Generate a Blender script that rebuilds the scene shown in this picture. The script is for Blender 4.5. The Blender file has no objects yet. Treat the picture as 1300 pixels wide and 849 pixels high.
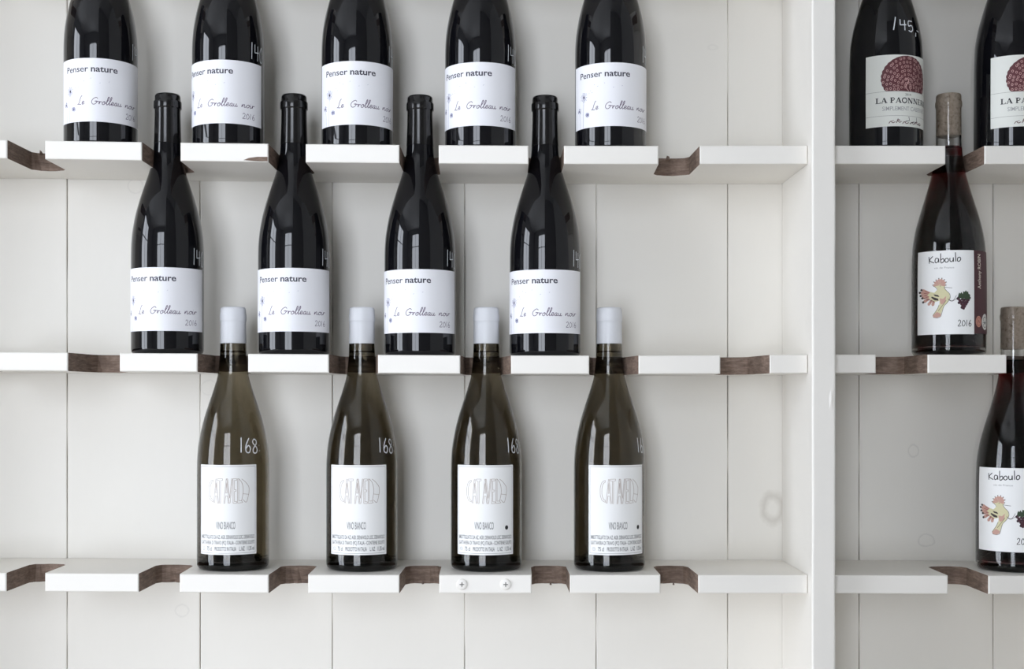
import bpy, bmesh, math, random
from mathutils import Vector
S = bpy.context.scene
C = S.collection
rnd = random.Random(7)

# ---------------------------------------------------------------- camera
F_PX, PX, PY, EYE = 1653.0, 640.0, 505.0, 1.45      # focal length and principal point for a 1300 x 849 frame
cam = bpy.data.objects.new('camera', bpy.data.cameras.new('camera'))
C.objects.link(cam)
cam.location = (0, 0, EYE)
cam.rotation_euler = (math.pi / 2, 0, 0)
cam.data.sensor_width = 36
cam.data.lens = F_PX / 1300 * 36
cam.data.shift_x = (650 - PX) / 1300
cam.data.shift_y = (PY - 424.5) / 1300
cam.data.clip_start = 0.02
S.camera = cam

# ---------------------------------------------------------------- daylight
w = bpy.data.worlds.new('overcast_sky')
S.world = w
w.use_nodes = True
bg = w.node_tree.nodes['Background']
bg.inputs[0].default_value = (0.85, 0.905, 1.0, 1)
bg.inputs[1].default_value = 5.0
ROOM = dict(x0=-3.5, x1=1.5, y0=-3.0, z1=3.6)
WIN_L = dict(a0=-1.0, a1=0.6, z0=0.1, z1=3.2)     # in the left wall (y range, z range)
WIN_R = dict(a0=-1.9, a1=-0.1, z0=0.1, z1=3.2)    # in the rear wall (x range, z range)
def portal(name, loc, rot, sx, sy):
    d = bpy.data.lights.new(name, 'AREA')
    d.shape = 'RECTANGLE'; d.size = sx; d.size_y = sy
    d.cycles.is_portal = True
    o = bpy.data.objects.new(name, d); C.objects.link(o)
    o.location = loc; o.rotation_euler = rot
portal('daylight_portal', (ROOM['x0'] - 0.11, (WIN_L['a0'] + WIN_L['a1']) / 2, (WIN_L['z0'] + WIN_L['z1']) / 2),
       (0, -math.pi / 2, 0), WIN_L['z1'] - WIN_L['z0'], WIN_L['a1'] - WIN_L['a0'])
portal('daylight_portal', ((WIN_R['a0'] + WIN_R['a1']) / 2, ROOM['y0'] - 0.11, (WIN_R['z0'] + WIN_R['z1']) / 2),
       (math.pi / 2, 0, 0), WIN_R['a1'] - WIN_R['a0'], WIN_R['z1'] - WIN_R['z0'])
vs = S.view_settings
vs.view_transform = 'Standard'; vs.look = 'None'; vs.gamma = 1; vs.use_curve_mapping = False
vs.exposure = 0.78
S.cycles.max_bounces = 16
S.cycles.transmission_bounces = 16
S.cycles.diffuse_bounces = 6
S.cycles.sample_clamp_indirect = 6

# ---------------------------------------------------------------- materials
def lin(r, g, b):
    f = lambda c: ((c / 255 + 0.055) / 1.055) ** 2.4 if c > 10 else c / 255 / 12.92
    return (f(r), f(g), f(b), 1)
def mat(name, col, rough=0.5, **kw):
    m = bpy.data.materials.new(name); m.use_nodes = True
    p = m.node_tree.nodes['Principled BSDF']
    p.inputs['Base Color'].default_value = col
    p.inputs['Roughness'].default_value = rough
    for k, v in kw.items():
        p.inputs[k.replace('_', ' ')].default_value = v
    return m
def nd(m, typ, **kw):
    n = m.node_tree.nodes.new(typ)
    for k, v in kw.items(): setattr(n, k, v)
    return n
def lk(m, a, b): m.node_tree.links.new(a, b)
def coords(m, scale):
    g = nd(m, 'ShaderNodeNewGeometry'); mp = nd(m, 'ShaderNodeMapping')
    mp.inputs['Scale'].default_value = scale
    lk(m, g.outputs['Position'], mp.inputs['Vector'])
    return mp.outputs[0]
def noise(m, vec, scale, detail=4, rough=0.6):
    n = nd(m, 'ShaderNodeTexNoise')
    n.inputs['Scale'].default_value = scale; n.inputs['Detail'].default_value = detail
    n.inputs['Roughness'].default_value = rough
    lk(m, vec, n.inputs['Vector']); return n.outputs['Fac']
def ramp(m, fac, stops):
    r = nd(m, 'ShaderNodeValToRGB'); e = r.color_ramp.elements
    while len(e) < len(stops): e.new(0.5)
    for k, (pos, col) in enumerate(stops): e[k].position = pos; e[k].color = col
    lk(m, fac, r.inputs[0]); return r.outputs[0]
def math_(m, op, a, b=None):
    n = nd(m, 'ShaderNodeMath', operation=op)
    for k, v in enumerate((a, b)):
        if v is None: continue
        if isinstance(v, (int, float)): n.inputs[k].default_value = v
        else: lk(m, v, n.inputs[k])
    return n.outputs[0]
def mixc(m, fac, a, b):
    n = nd(m, 'ShaderNodeMix', data_type='RGBA')
    for s, v in ((n.inputs[0], fac), (n.inputs[6], a), (n.inputs[7], b)):
        if isinstance(v, (int, float, tuple)): s.default_value = v
        else: lk(m, v, s)
    return n.outputs[2]
def bump(m, h, strength, dist):
    b = nd(m, 'ShaderNodeBump')
    b.inputs['Strength'].default_value = strength; b.inputs['Distance'].default_value = dist
    lk(m, h, b.inputs['Height'])
    lk(m, b.outputs[0], m.node_tree.nodes['Principled BSDF'].inputs['Normal'])
WY = 1.578                                            # face of the plank wall
YF = 1.444                                            # front edge of the shelf boards
def at(px, py, y):                                    # a point of the place, from where it is seen and how deep it lies
    return ((px - PX) / F_PX * y, y, EYE + (PY - py) / F_PX * y)
def paint(name, col, rough, sc, rings=()):
    m = mat(name, col, rough)
    p = m.node_tree.nodes['Principled BSDF']
    v = coords(m, sc)
    n1 = noise(m, v, 30, 5)
    n2 = noise(m, coords(m, (1, 1, 1)), 5, 3)
    c = mixc(m, math_(m, 'MULTIPLY', n2, 0.16), col, (col[0] * .86, col[1] * .86, col[2] * .84, 1))
    c = mixc(m, math_(m, 'MULTIPLY', n1, 0.08), c, (col[0] * .8, col[1] * .8, col[2] * .78, 1))
    for (cx, cz, rx, rz, wd, amt, rc) in rings:       # old knots and a stain showing through the paint
        g = nd(m, 'ShaderNodeNewGeometry')
        s = nd(m, 'ShaderNodeVectorMath', operation='SUBTRACT'); s.inputs[1].default_value = (cx, 0, cz)
        lk(m, g.outputs['Position'], s.inputs[0])
        k = nd(m, 'ShaderNodeVectorMath', operation='MULTIPLY'); k.inputs[1].default_value = (1 / rx, 0, 1 / rz)
        lk(m, s.outputs[0], k.inputs[0])
        L = nd(m, 'ShaderNodeVectorMath', operation='LENGTH'); lk(m, k.outputs[0], L.inputs[0])
        d = math_(m, 'ADD', L.outputs['Value'], math_(m, 'MULTIPLY', math_(m, 'SUBTRACT', noise(m, coords(m, (1, 1, 1)), 90, 2), 0.5), 0.5))
        d = math_(m, 'ABSOLUTE', math_(m, 'SUBTRACT', d, 0.9))
        d = math_(m, 'SUBTRACT', 1.0, math_(m, 'DIVIDE', d, wd))
        d = math_(m, 'MULTIPLY', math_(m, 'MAXIMUM', d, 0.0), amt)
        c = mixc(m, d, c, rc)
    lk(m, c, p.inputs['Base Color'])
    bump(m, n1, 0.12, 0.0006)
    return m
def ring(px, py, rx, rz, wd, amt, rc):
    x, y, z = at(px, py, WY)
    return (x, z, rx, rz, wd, amt, rc)
WHITE = (0.83, 0.80, 0.74, 1)
KN = (0.52, 0.50, 0.47, 1)
M = {}
M['plank'] = paint('white_plank_paint', WHITE, 0.5, (3.0, 1, 0.6), [
    ring(981, 645, .0125, .0175, .5, .5, (0.50, 0.46, 0.40, 1)), ring(172, 236, .0100, .0095, .16, .22, KN),
    ring(231, 775, .0085, .0080, .2, .22, KN), ring(1160, 572, .0065, .0085, .2, .35, KN), ring(1176, 686, .0105, .008, .16, .35, KN),
    ring(265, 492, .0100, .0100, .14, .2, KN), ring(905, 60, .006, .003, .5, .15, KN)])
M['board'] = paint('white_shelf_paint', (0.86, 0.83, 0.775, 1), 0.38, (0.6, 1, 2.5))
m = mat('raw_sawn_wood', (0.2, 0.14, 0.1, 1), 0.75); M['wood'] = m
v = coords(m, (1, 1, 5))
n = noise(m, v, 60, 6, .7)
n2 = noise(m, coords(m, (1, 1, 1)), 28, 2)
c = ramp(m, n, [(0.28, (0.085, 0.054, 0.038, 1)), (0.5, (0.22, 0.152, 0.115, 1)), (0.72, (0.38, 0.285, 0.225, 1))])
c = mixc(m, math_(m, 'MULTIPLY', n2, 0.5), c, (0.11, 0.075, 0.055, 1))
lk(m, c, m.node_tree.nodes['Principled BSDF'].inputs['Base Color']); bump(m, n, .5, .0012)
M['gap'] = mat('dark_backing', (0.05, 0.045, 0.04, 1), 0.9)
M['dark_glass'] = mat('black_bottle_glass', (0.0035, 0.0035, 0.0048, 1), 0.035, IOR=1.5)
M['foil_black'] = mat('black_foil', (0.006, 0.0055, 0.0055, 1), 0.16)
M['foil_white'] = mat('white_foil', (0.67, 0.68, 0.705, 1), 0.45)
def absorb(m, col, dens):
    a = nd(m, 'ShaderNodeVolumeAbsorption')
    a.inputs['Color'].default_value = col; a.inputs['Density'].default_value = dens
    lk(m, a.outputs[0], m.node_tree.nodes['Material Output'].inputs['Volume'])
m = mat('clear_bottle_glass', (1, 1, 1, 1), 0.0, IOR=1.5, Transmission_Weight=1.0); absorb(m, (0.55, 0.54, 0.5, 1), 30); M['clear_glass'] = m
m = mat('olive_bottle_glass', (1, 1, 1, 1), 0.0, IOR=1.5, Transmission_Weight=1.0); absorb(m, (0.52, 0.47, 0.36, 1), 600); M['olive_glass'] = m
m = mat('red_wine', (1, 1, 1, 1), 0.0, IOR=1.34 / 1.5, Transmission_Weight=1.0); absorb(m, (0.75, 0.10, 0.14, 1), 330); M['red_wine'] = m
m = mat('white_wine', (1, 1, 1, 1), 0.0, IOR=1.34, Transmission_Weight=1.0); absorb(m, (0.8, 0.72, 0.4, 1), 6); M['white_wine'] = m
M['wine_surface'] = mat('wine_surface', (1, 1, 1, 1), 0.0, IOR=1.34, Transmission_Weight=1.0)
m = mat('cork', (0.5, 0.38, 0.27, 1), 0.8); M['cork'] = m
n = noise(m, coords(m, (1, 1, 1)), 260, 5, .7)
lk(m, ramp(m, n, [(0.3, (0.2, 0.14, 0.10, 1)), (0.44, (0.48, 0.39, 0.30, 1)), (0.7, (0.62, 0.52, 0.42, 1))]), m.node_tree.nodes['Principled BSDF'].inputs['Base Color'])
def paper(name, col):
    m = mat(name, col, 0.55)
    n = noise(m, coords(m, (1, 1, 1)), 900, 2)
    bump(m, n, 0.08, 0.0002); return m
M['paper_cool'] = paper('cool_white_label_paper', (0.86, 0.86, 0.89, 1))
M['paper'] = paper('white_label_paper', (0.88, 0.88, 0.87, 1))
M['paper_grey'] = paper('ivory_label_paper', (0.76, 0.77, 0.72, 1))
M['paper_maroon'] = paper('maroon_label_paper', (0.060, 0.014, 0.020, 1))
def ink(name, r, g, b, rough=.6): M[name] = mat(name, lin(r, g, b), rough)
ink('ink_slate', 58, 56, 70); ink('ink_charcoal', 30, 30, 36); ink('ink_violet', 96, 78, 104); ink('ink_lilac', 132, 132, 164); ink('ink_grey', 96, 96, 98)
ink('ink_tan', 150, 128, 114); ink('ink_line', 120, 118, 112); ink('ink_black', 22, 20, 22); ink('ink_pale', 160, 160, 160)
ink('ink_plum', 92, 44, 50); ink('ink_pink', 200, 160, 156); ink('ink_cream', 226, 214, 200); ink('ink_marker', 222, 226, 230, .5)
ink('bird_yellow', 212, 206, 166); ink('bird_pink', 198, 156, 142); ink('bird_dark', 58, 46, 44); ink('bird_rust', 150, 92, 84)
ink('grape_purple', 56, 30, 46); ink('leaf_green', 52, 70, 48); ink('badge_salmon', 196, 134, 116); ink('badge_white', 214, 212, 206)
M['room_wall'] = mat('grey_plaster', (0.31, 0.31, 0.305, 1), 0.8)
M['ceiling'] = mat('white_ceiling_paint', (0.6, 0.6, 0.59, 1), 0.9)
m = mat('pale_floorboards', (0.12, 0.085, 0.06, 1), 0.5); M['floor'] = m
n = noise(m, coords(m, (1, 8, 1)), 6, 5)
lk(m, ramp(m, n, [(0.3, (0.22, 0.19, 0.16, 1)), (0.7, (0.42, 0.37, 0.32, 1))]), m.node_tree.nodes['Principled BSDF'].inputs['Base Color'])
M['frame'] = mat('window_frame_paint', (0.10, 0.10, 0.10, 1), 0.5)
M['screw'] = mat('painted_screw', (0.84, 0.81, 0.76, 1), 0.35)

# ---------------------------------------------------------------- mesh helpers
def obj(name, verts, faces, mats, parent=None, smooth=False, fm=None):
    me = bpy.data.meshes.new(name)
    me.from_pydata([tuple(v) for v in verts], [], faces)
    for k in (mats if isinstance(mats, (list, tuple)) else [mats]): me.materials.append(M[k])
    if fm:
        for p, k in zip(me.polygons, fm): p.material_index = k
    if smooth:
        for p in me.polygons: p.use_smooth = True
    me.update()
    o = bpy.data.objects.new(name, me); C.objects.link(o)
    if parent is not None: o.parent = parent
    return o
def bm_obj(name, bm, mats, parent=None, smooth=False):
    me = bpy.data.meshes.new(name)
    bm.to_mesh(me); bm.free()
    for k in (mats if isinstance(mats, (list, tuple)) else [mats]): me.materials.append(M[k])
    if smooth:
        for p in me.polygons: p.use_smooth = True
    o = bpy.data.objects.new(name, me); C.objects.link(o)
    if parent is not None: o.parent = parent
    return o
def box(x0, x1, y0, y1, z0, z1):
    v = [(x, y, z) for z in (z0, z1) for y in (y0, y1) for x in (x0, x1)]
    f = [(0, 2, 3, 1), (4, 5, 7, 6), (0, 1, 5, 4), (2, 6, 7, 3), (0, 4, 6, 2), (1, 3, 7, 5)]
    return v, f
def boxes(lst):
    V, F = [], []
    for b in lst:
        v, f = box(*b); k = len(V); V += v; F += [tuple(i + k for i in q) for q in f]
    return V, F
def structure(o): o['kind'] = 'structure'; return o
def thing(o, label, cat, group=None):
    o['label'] = label; o['category'] = cat
    if group: o['group'] = group
    return o
def empty(name, loc):
    o = bpy.data.objects.new(name, None); C.objects.link(o); o.location = loc
    o.empty_display_size = 0.05; return o

# ---------------------------------------------------------------- the room
R = ROOM
structure(obj('floor', *box(R['x0'] - .1, R['x1'] + .1, R['y0'] - .1, WY + .04, -.1, 0), 'floor'))
structure(obj('ceiling', *box(R['x0'] - .1, R['x1'] + .1, R['y0'] - .1, WY + .04, R['z1'], R['z1'] + .1), 'ceiling'))
structure(obj('wall_right', *box(R['x1'], R['x1'] + .1, R['y0'] - .1, WY + .04, 0, R['z1']), 'ceiling'))
a = WIN_L
structure(obj('wall_left', *boxes([(R['x0'] - .1, R['x0'], R['y0'] - .1, a['a0'], 0, R['z1']), (R['x0'] - .1, R['x0'], a['a1'], WY + .04, 0, R['z1']),
    (R['x0'] - .1, R['x0'], a['a0'], a['a1'], 0, a['z0']), (R['x0'] - .1, R['x0'], a['a0'], a['a1'], a['z1'], R['z1'])]), 'room_wall'))
b = WIN_R
structure(obj('wall_rear', *boxes([(R['x0'], b['a0'], R['y0'] - .1, R['y0'], 0, R['z1']), (b['a1'], R['x1'], R['y0'] - .1, R['y0'], 0, R['z1']),
    (b['a0'], b['a1'], R['y0'] - .1, R['y0'], 0, b['z0']), (b['a0'], b['a1'], R['y0'] - .1, R['y0'], b['z1'], R['z1'])]), 'room_wall'))
structure(obj('shading_pier', *box(-.06, R['x1'] - .001, -.85, -.65, .001, R['z1'] - .001), 'room_wall'))   # unseen pier added behind the viewpoint to keep window light off the right bay
xm, ym = R['x0'] - .05, (a['a0'] + a['a1']) / 2
structure(obj('window_1', *boxes([(xm - .03, xm + .03, a['a0'], a['a1'], a['z0'], a['z0'] + .05), (xm - .03, xm + .03, a['a0'], a['a1'], a['z1'] - .05, a['z1']),
    (xm - .03, xm + .03, a['a0'], a['a0'] + .05, a['z0'] + .05, a['z1'] - .05), (xm - .03, xm + .03, a['a1'] - .05, a['a1'], a['z0'] + .05, a['z1'] - .05),
    (xm - .02, xm + .02, ym - .018, ym + .018, a['z0'] + .05, a['z1'] - .05), (xm - .018, xm + .018, a['a0'] + .05, a['a1'] - .05, 2.45, 2.485)]), 'frame'))
yb, xb = R['y0'] - .05, (b['a0'] + b['a1']) / 2
structure(obj('window_2', *boxes([(b['a0'], b['a1'], yb - .03, yb + .03, b['z0'], b['z0'] + .05), (b['a0'], b['a1'], yb - .03, yb + .03, b['z1'] - .05, b['z1']),
    (b['a0'], b['a0'] + .05, yb - .03, yb + .03, b['z0'] + .05, b['z1'] - .05), (b['a1'] - .05, b['a1'], yb - .03, yb + .03, b['z0'] + .05, b['z1'] - .05),
    (xb - .02, xb + .02, yb - .02, yb + .02, b['z0'] + .05, b['z1'] - .05), (b['a0'] + .05, b['a1'] - .05, yb - .018, yb + .018, 2.45, 2.485)]), 'frame'))

# plank wall: upright boards with thin open joints
wall = structure(obj('wall_back', *box(R['x0'] - .1, R['x1'] + .1, WY + .018, WY + .04, 0, R['z1']), 'gap'))
lines_px = [85, 254, 422, 590, 757, 924, 1091, 1261]
joints = [at(p, 0, WY)[0] for p in lines_px]
pitch = 168.4 / F_PX * WY
while joints[0] - pitch > R['x0']: joints.insert(0, joints[0] - pitch)
while joints[-1] + pitch < R['x1']: joints.append(joints[-1] + pitch)
ends = [R['x0'] + .0005] + joints + [R['x1'] - .0005]
NZ = 120
zs = [i * R['z1'] / NZ for i in range(NZ + 1)]
def edge_curve():
    c, v = [], 0
    for z in zs:
        v = .85 * v + rnd.gauss(0, .00012)
        g = .00042 if rnd.random() > .28 else .00010
        c.append(max(.00005, g + v * .4))
    return c
curves = [edge_curve() for _ in range(len(ends))]
for i in range(len(ends) - 1):
    cl, cr = curves[i], curves[i + 1]
    V, Fc = [], []
    off = rnd.uniform(0, .0006)
    for k, z in enumerate(zs):
        xl, xr = ends[i] + cl[k], ends[i + 1] - cr[k]
        V += [(xl, WY + .0178, z), (xl, WY + off + .0008, z), (xl + .0009, WY + off, z), (xr - .0009, WY + off, z), (xr, WY + off + .0008, z), (xr, WY + .0178, z)]
    for k in range(NZ):
        for j in range(5):
            q = k * 6 + j
            Fc.append((q, q + 1, q + 7, q + 6))
    obj('plank', V, Fc, 'plank', wall)

# ---------------------------------------------------------------- shelf boards
def interp(pts, x):
    if x <= pts[0][0]: return pts[0][1]
    for (x0, y0), (x1, y1) in zip(pts, pts[1:]):
        if x <= x1: return y0 + (y1 - y0) * (x - x0) / (x1 - x0)
    return pts[-1][1]
LEVEL = {'high': [(0, -86), (1300, -84)], 'top': [(0, 177.3), (120, 179.4), (290, 181.6), (450, 183.2), (610, 184.5), (800, 185), (1030, 184.6), (1300, 184.8)],
         'mid': [(0, 446.8), (210, 448.4), (370, 449.2), (535, 450.8), (700, 451.2), (860, 451.2), (1030, 450), (1300, 450)],
         'low': [(0, 727), (180, 728), (300, 729.5), (620, 729.7), (1030, 729.8), (1300, 730.8)]}
THICK = .0205
def top_z(level, x):                                  # height of the board's upper face above the floor at x
    return EYE + (PY - interp(LEVEL[level], PX + x / YF * F_PX)) / F_PX * YF
DEPTH = .080
def shelf(level, xa, xb, notches, tl, tr, label):
    r = random.Random(hash_(label))
    out, tag = [], []                                 # outline (top xy, bottom xy) and which edges are raw wood
    def add(x, y, raw, xq=None, yq=None):
        out.append((x, y, x if xq is None else xq, y if yq is None else yq)); tag.append(raw)
    add(xa, YF, False)
    for (p0, p1, dp) in notches:
        x0, x1 = (p0 - PX) / F_PX * YF, (p1 - PX) / F_PX * YF
        d = DEPTH + dp
        add(x0, YF, True)
        xl, xr = x0 + tl + r.uniform(-.001, .001), x1 - tr + r.uniform(-.001, .001)
        add(xl, YF + d - .010 + r.uniform(-.004, .002), True)
        for k in range(1, 9):
            t = k / 9
            bow = d - .004 + .004 * math.sin(math.pi * t)
            j = r.uniform(-.0006, .0006)
            add(xl + (xr - xl) * t, YF + bow + j, True, None, YF + bow + r.uniform(-.0032, .0012))
        add(xr, YF + d - .009 + r.uniform(-.004, .002), True)
        add(x1, YF, False)
    add(xb, YF, False); add(xb, WY - .0004, False)
    for k in range(11, 0, -1): add(xa + (xb - xa) * k / 12, WY - .0004, False)
    add(xa, WY - .0004, False)
    bm = bmesh.new()
    T = [bm.verts.new((x, y, top_z(level, x))) for x, y, q, s in out]
    B = [bm.verts.new((q, s, top_z(level, q) - THICK)) for x, y, q, s in out]
    n = len(out)
    bm.faces.new(T); bm.faces.new(B[::-1])
    for i in range(n):
        j = (i + 1) % n
        f = bm.faces.new((T[i], B[i], B[j], T[j]))
        f.material_index = 1 if tag[i] else 0
    bmesh.ops.recalc_face_normals(bm, faces=bm.faces)
    fe = [e for e in bm.edges if all(abs(v.co.y - YF) < 1e-6 for v in e.verts)]
    bmesh.ops.bevel(bm, geom=fe, offset=.0013, segments=2, affect='EDGES', profile=.5, material=0)
    big = [f for f in bm.faces if len(f.verts) > 4]
    bmesh.ops.triangulate(bm, faces=big)
    o = bm_obj('wall_shelf', bm, ['board', 'wood'])
    if level == 'high': o.name = label; return structure(o)      # next boards up the rack, unseen, added to shade the top row
    return thing(o, label, 'shelf')
def hash_(s):
    h = 7
    for c in s: h = (h * 31 + ord(c)) % 1000003
    return h
DX0, DX1 = (1031 - PX) / F_PX * 1.425, (1061 - PX) / F_PX * 1.425
LX = -.7795
RX = (1402 - PX) / F_PX * 1.425 - .0005
def more(lst, step, n, side):
    lst = list(lst)
    for k in range(n):
        if side < 0: lst.insert(0, (lst[0][0] - step, lst[0][1] - step, 0))
        else: lst.append((lst[-1][0] + step, lst[-1][1] + step, 0))
    return lst
top_n = [(9, 57, 0), (180, 229, 0), (340.6, 388, 0), (507, 557, 0), (671, 716, 0), (836, 888.5, -.003)]
mid_n = [(86, 152, 0), (250.6, 315, 0), (417.5, 480, 0), (584.3, 649, 0), (748, 811, 0), (914.5, 977.5, 0)]
low_n = [(8, 57, 0), (176, 228, 0), (341, 391, 0), (507, 557.5, 0), (675, 723.5, 0), (838.5, 886.5, 0)]
G = .0005
s_top = shelf('top', LX, DX0 - G, more(top_n, 165, 1, -1), .001, .001, 'topmost white shelf board left of the divider, five white-labelled black bottles standing on it')
s_mid = shelf('mid', LX, DX0 - G, more(mid_n, 165, 1, -1), .004, .011, 'middle white shelf board left of the divider, four black bottles standing on it')
s_low = shelf('low', LX, DX0 - G, more(low_n, 166, 1, -1), .001, .001, 'lowest white shelf board left of the divider, four white-capped bottles and two screws')
shelf('top', DX1 + G, RX, [(1200.5, 1250, 0), (1362, 1398, 0)], .001, .001, 'topmost white shelf board right of the divider under the bird-fan labelled bottles')
shelf('mid', DX1 + G, RX, [(1112, 1178, 0), (1278, 1334, 0)], .004, .006, 'middle white shelf board right of the divider with a bird-labelled bottle')
shelf('low', DX1 + G, RX, [(1203.6, 1255, 0), (1365, 1398, 0)], .001, .001, 'lowest white shelf board right of the divider with brown notch beside a red bottle')

shelf('high', LX, DX0 - G, [(c - 30, c + 30, 0) for c in (-39, 126, 289, 453, 610, 778, 941)], .001, .001, 'trim_2')
shelf('high', DX1 + G, RX, [(1130, 1192, 0), (1296, 1346, 0)], .001, .001, 'trim_3')
# chipped lower front edge on the topmost board, left of the second bottle neck
pts = [(309, 203.2), (316, 200.3), (326, 199.0), (339.6, 199.0), (339.6, 204.6), (325, 204.4)]
V = [at(px, py, YF - .0004) for px, py in pts]
V += [(x, y + .003, z) for x, y, z in V]
n = len(pts)
obj('chip', V, [tuple(range(n))] + [(i, i + n, (i + 1) % n + n, (i + 1) % n) for i in range(n)], 'wood', s_top)['label'] = 'bare brown chip where the paint broke off'
# splinters left by the saw in the notches
def splinter(parent, px, py, dy, wpx, hpx):
    x, y, z = at(px, py, YF + dy)
    a, h = wpx * .0009, hpx * .0009
    V = [(x - a, y, z), (x + a, y, z), (x + a * .3, y - .004, z + h * .8), (x - a * .5, y - .003, z + h), (x, y - .007, z + h * .1)]
    obj('splinter', V, [(0, 1, 2, 3), (0, 4, 1), (1, 4, 2), (2, 4, 3), (3, 4, 0)], 'wood', parent)
for px, py, dy, a_, h_ in [(53, 197, .074, 3, 6), (848, 204, .070, 3.5, 6)]: splinter(s_top, px, py, dy, a_, h_)
for px, py, dy, a_, h_ in [(537, 741, .070, 1.6, 5), (699, 742, .070, 1.6, 5), (855, 742, .072, 1.4, 4)]: splinter(s_low, px, py, dy, a_, h_)

# cross-head screws under paint in the lowest board
for px in (586.5, 642):
    x, y, z = at(px, 741.5, YF)
    bm = bmesh.new()
    prof = [(.0062, 0), (.0062, .0008), (.0052, .0017), (.0032, .0021)]
    rings_ = [[bm.verts.new((x + r_ * math.cos(t * math.tau / 28), y - d_, z + r_ * math.sin(t * math.tau / 28))) for t in range(28)] for r_, d_ in prof]
    for A_, B_ in zip(rings_, rings_[1:]):
        for k in range(28): bm.faces.new((A_[k], A_[(k + 1) % 28], B_[(k + 1) % 28], B_[k]))
    bm.faces.new(rings_[-1])
    sc = bm_obj('screw', bm, 'screw', s_low); sc['label'] = 'round painted cross-head screw'
    V, Fc = boxes([(x - .0026, x + .0026, y - .0023, y - .0021, z - .0005, z + .0005), (x - .0005, x + .0005, y - .0023, y - .0021, z - .0026, z + .0026)])
    obj('cross_recess', V, Fc, 'ink_line', sc)

# upright divider, softened arrises
bm = bmesh.new()
v, f = box(DX0, DX1, 1.425, WY - .0004, .001, R['z1'] - .001)
vv = [bm.verts.new(q) for q in v]
for q in f: bm.faces.new([vv[i] for i in q])
bmesh.ops.subdivide_edges(bm, edges=[e for e in bm.edges if abs(e.verts[0].co.z - e.verts[1].co.z) > .5], cuts=90)
jl = 0
for vt in sorted(bm.verts, key=lambda t: t.co.z):
    if vt.co.y < 1.43:
        jl = .8 * jl + rnd.gauss(0, .00012); vt.co.x += jl
fe = [e for e in bm.edges if all(q.co.y < 1.43 for q in e.verts) and abs(e.verts[0].co.z - e.verts[1].co.z) > 1e-4]
bmesh.ops.bevel(bm, geom=fe, offset=.0022, segments=3, affect='EDGES', profile=.5)
thing(bm_obj('shelf_divider', bm, 'board'), 'upright white painted divider board between the two shelf bays', 'divider')
QX = (1402 - PX) / F_PX * 1.425
structure(obj('shading_upright_right', *box(QX, QX + .026, 1.425, WY - .0004, .001, R['z1'] - .001), 'board'))    # unseen upright added to hold light out of the right bay
structure(obj('shading_upright_left', *box(-.806, -.78, 1.425, WY - .0004, .001, R['z1'] - .001), 'board'))       # unseen upright added so its shadow dims the left end of the wall
dv = bpy.data.objects['shelf_divider']
x, y, z = at(1054, 507, 1.425)
V = [(x - .001, y - .0001, z - .011), (x + .003, y - .0001, z - .012), (x + .0035, y - .0001, z + .010), (x + .0005, y - .0001, z + .012), (x - .0015, y - .0001, z + .003), (x + .001, y - .0009, z)]
obj('paint_flake', V, [(0, 1, 5), (1, 2, 5), (2, 3, 5), (3, 4, 5), (4, 0, 5)], 'board', dv)

# ---------------------------------------------------------------- bottles: profiles in millimetres (height, radius)
def smooth_profile(pts, step=2.0):
    xs = [p[0] for p in pts]; ys = [p[1] for p in pts]
    n = len(xs); d = [(ys[i + 1] - ys[i]) / (xs[i + 1] - xs[i]) for i in range(n - 1)]
    t = [d[0]] + [0 if d[i - 1] * d[i] <= 0 else 2 * d[i - 1] * d[i] / (d[i - 1] + d[i]) for i in range(1, n - 1)] + [d[-1]]
    def f(x):
        x = min(max(x, xs[0]), xs[-1])
        i = max(k for k in range(n - 1) if xs[k] <= x)
        h = xs[i + 1] - xs[i]; u = (x - xs[i]) / h
        return ((1 + 2 * u) * (1 - u) ** 2 * ys[i] + u * (1 - u) ** 2 * h * t[i] + u * u * (3 - 2 * u) * ys[i + 1] + u * u * (u - 1) * h * t[i + 1])
    return f
BUR = smooth_profile([(6, 41), (60, 41), (110, 41), (122, 40.8), (136, 39.9), (155, 37.0), (172, 32.9), (188, 28.0), (207, 21.7), (222, 17.6), (236, 15.9), (252, 15.0), (282, 14.3), (300, 14.3)])
SLIM = smooth_profile([(6, 41.2), (60, 41.2), (100, 41), (123, 40.2), (143, 37.3), (163, 32.2), (183, 26.2), (206, 19.8), (222, 16.6), (236, 14.9), (252, 14.2), (284, 14.0), (302, 14.0)])
SEG = 72
def lathe(prof, seg=SEG, close=False):
    V, Fc, rows = [], [], []
    for r_, h_ in prof:
        if r_ < 1e-6:
            rows.append([len(V)]); V.append((0, 0, h_ / 1000))
        else:
            rows.append(list(range(len(V), len(V) + seg)))
            V += [(r_ / 1000 * math.cos(k * math.tau / seg), r_ / 1000 * math.sin(k * math.tau / seg), h_ / 1000) for k in range(seg)]
    for A_, B_ in zip(rows, rows[1:]):
        for k in range(seg):
            l = (k + 1) % seg
            if len(A_) == 1 and len(B_) == 1: continue
            if len(A_) == 1: Fc.append((A_[0], B_[l], B_[k]))
            elif len(B_) == 1: Fc.append((A_[k], A_[l], B_[0]))
            else: Fc.append((A_[k], A_[l], B_[l], B_[k]))
    return V, Fc
def frange(a_, b_, s_):
    n_ = max(1, round((b_ - a_) / s_)); return [a_ + (b_ - a_) * i / n_ for i in range(n_ + 1)]
def base(r0):                                         # foot with a punt and a rounded heel
    return [(0, 22), (8, 21), (18, 14), (27, 5), (31, 1), (33.5, 0), (r0 - 4.6, 0.15), (r0 - 2.4, 1.0), (r0 - .9, 2.8), (r0 - .15, 5.0)]
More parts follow.
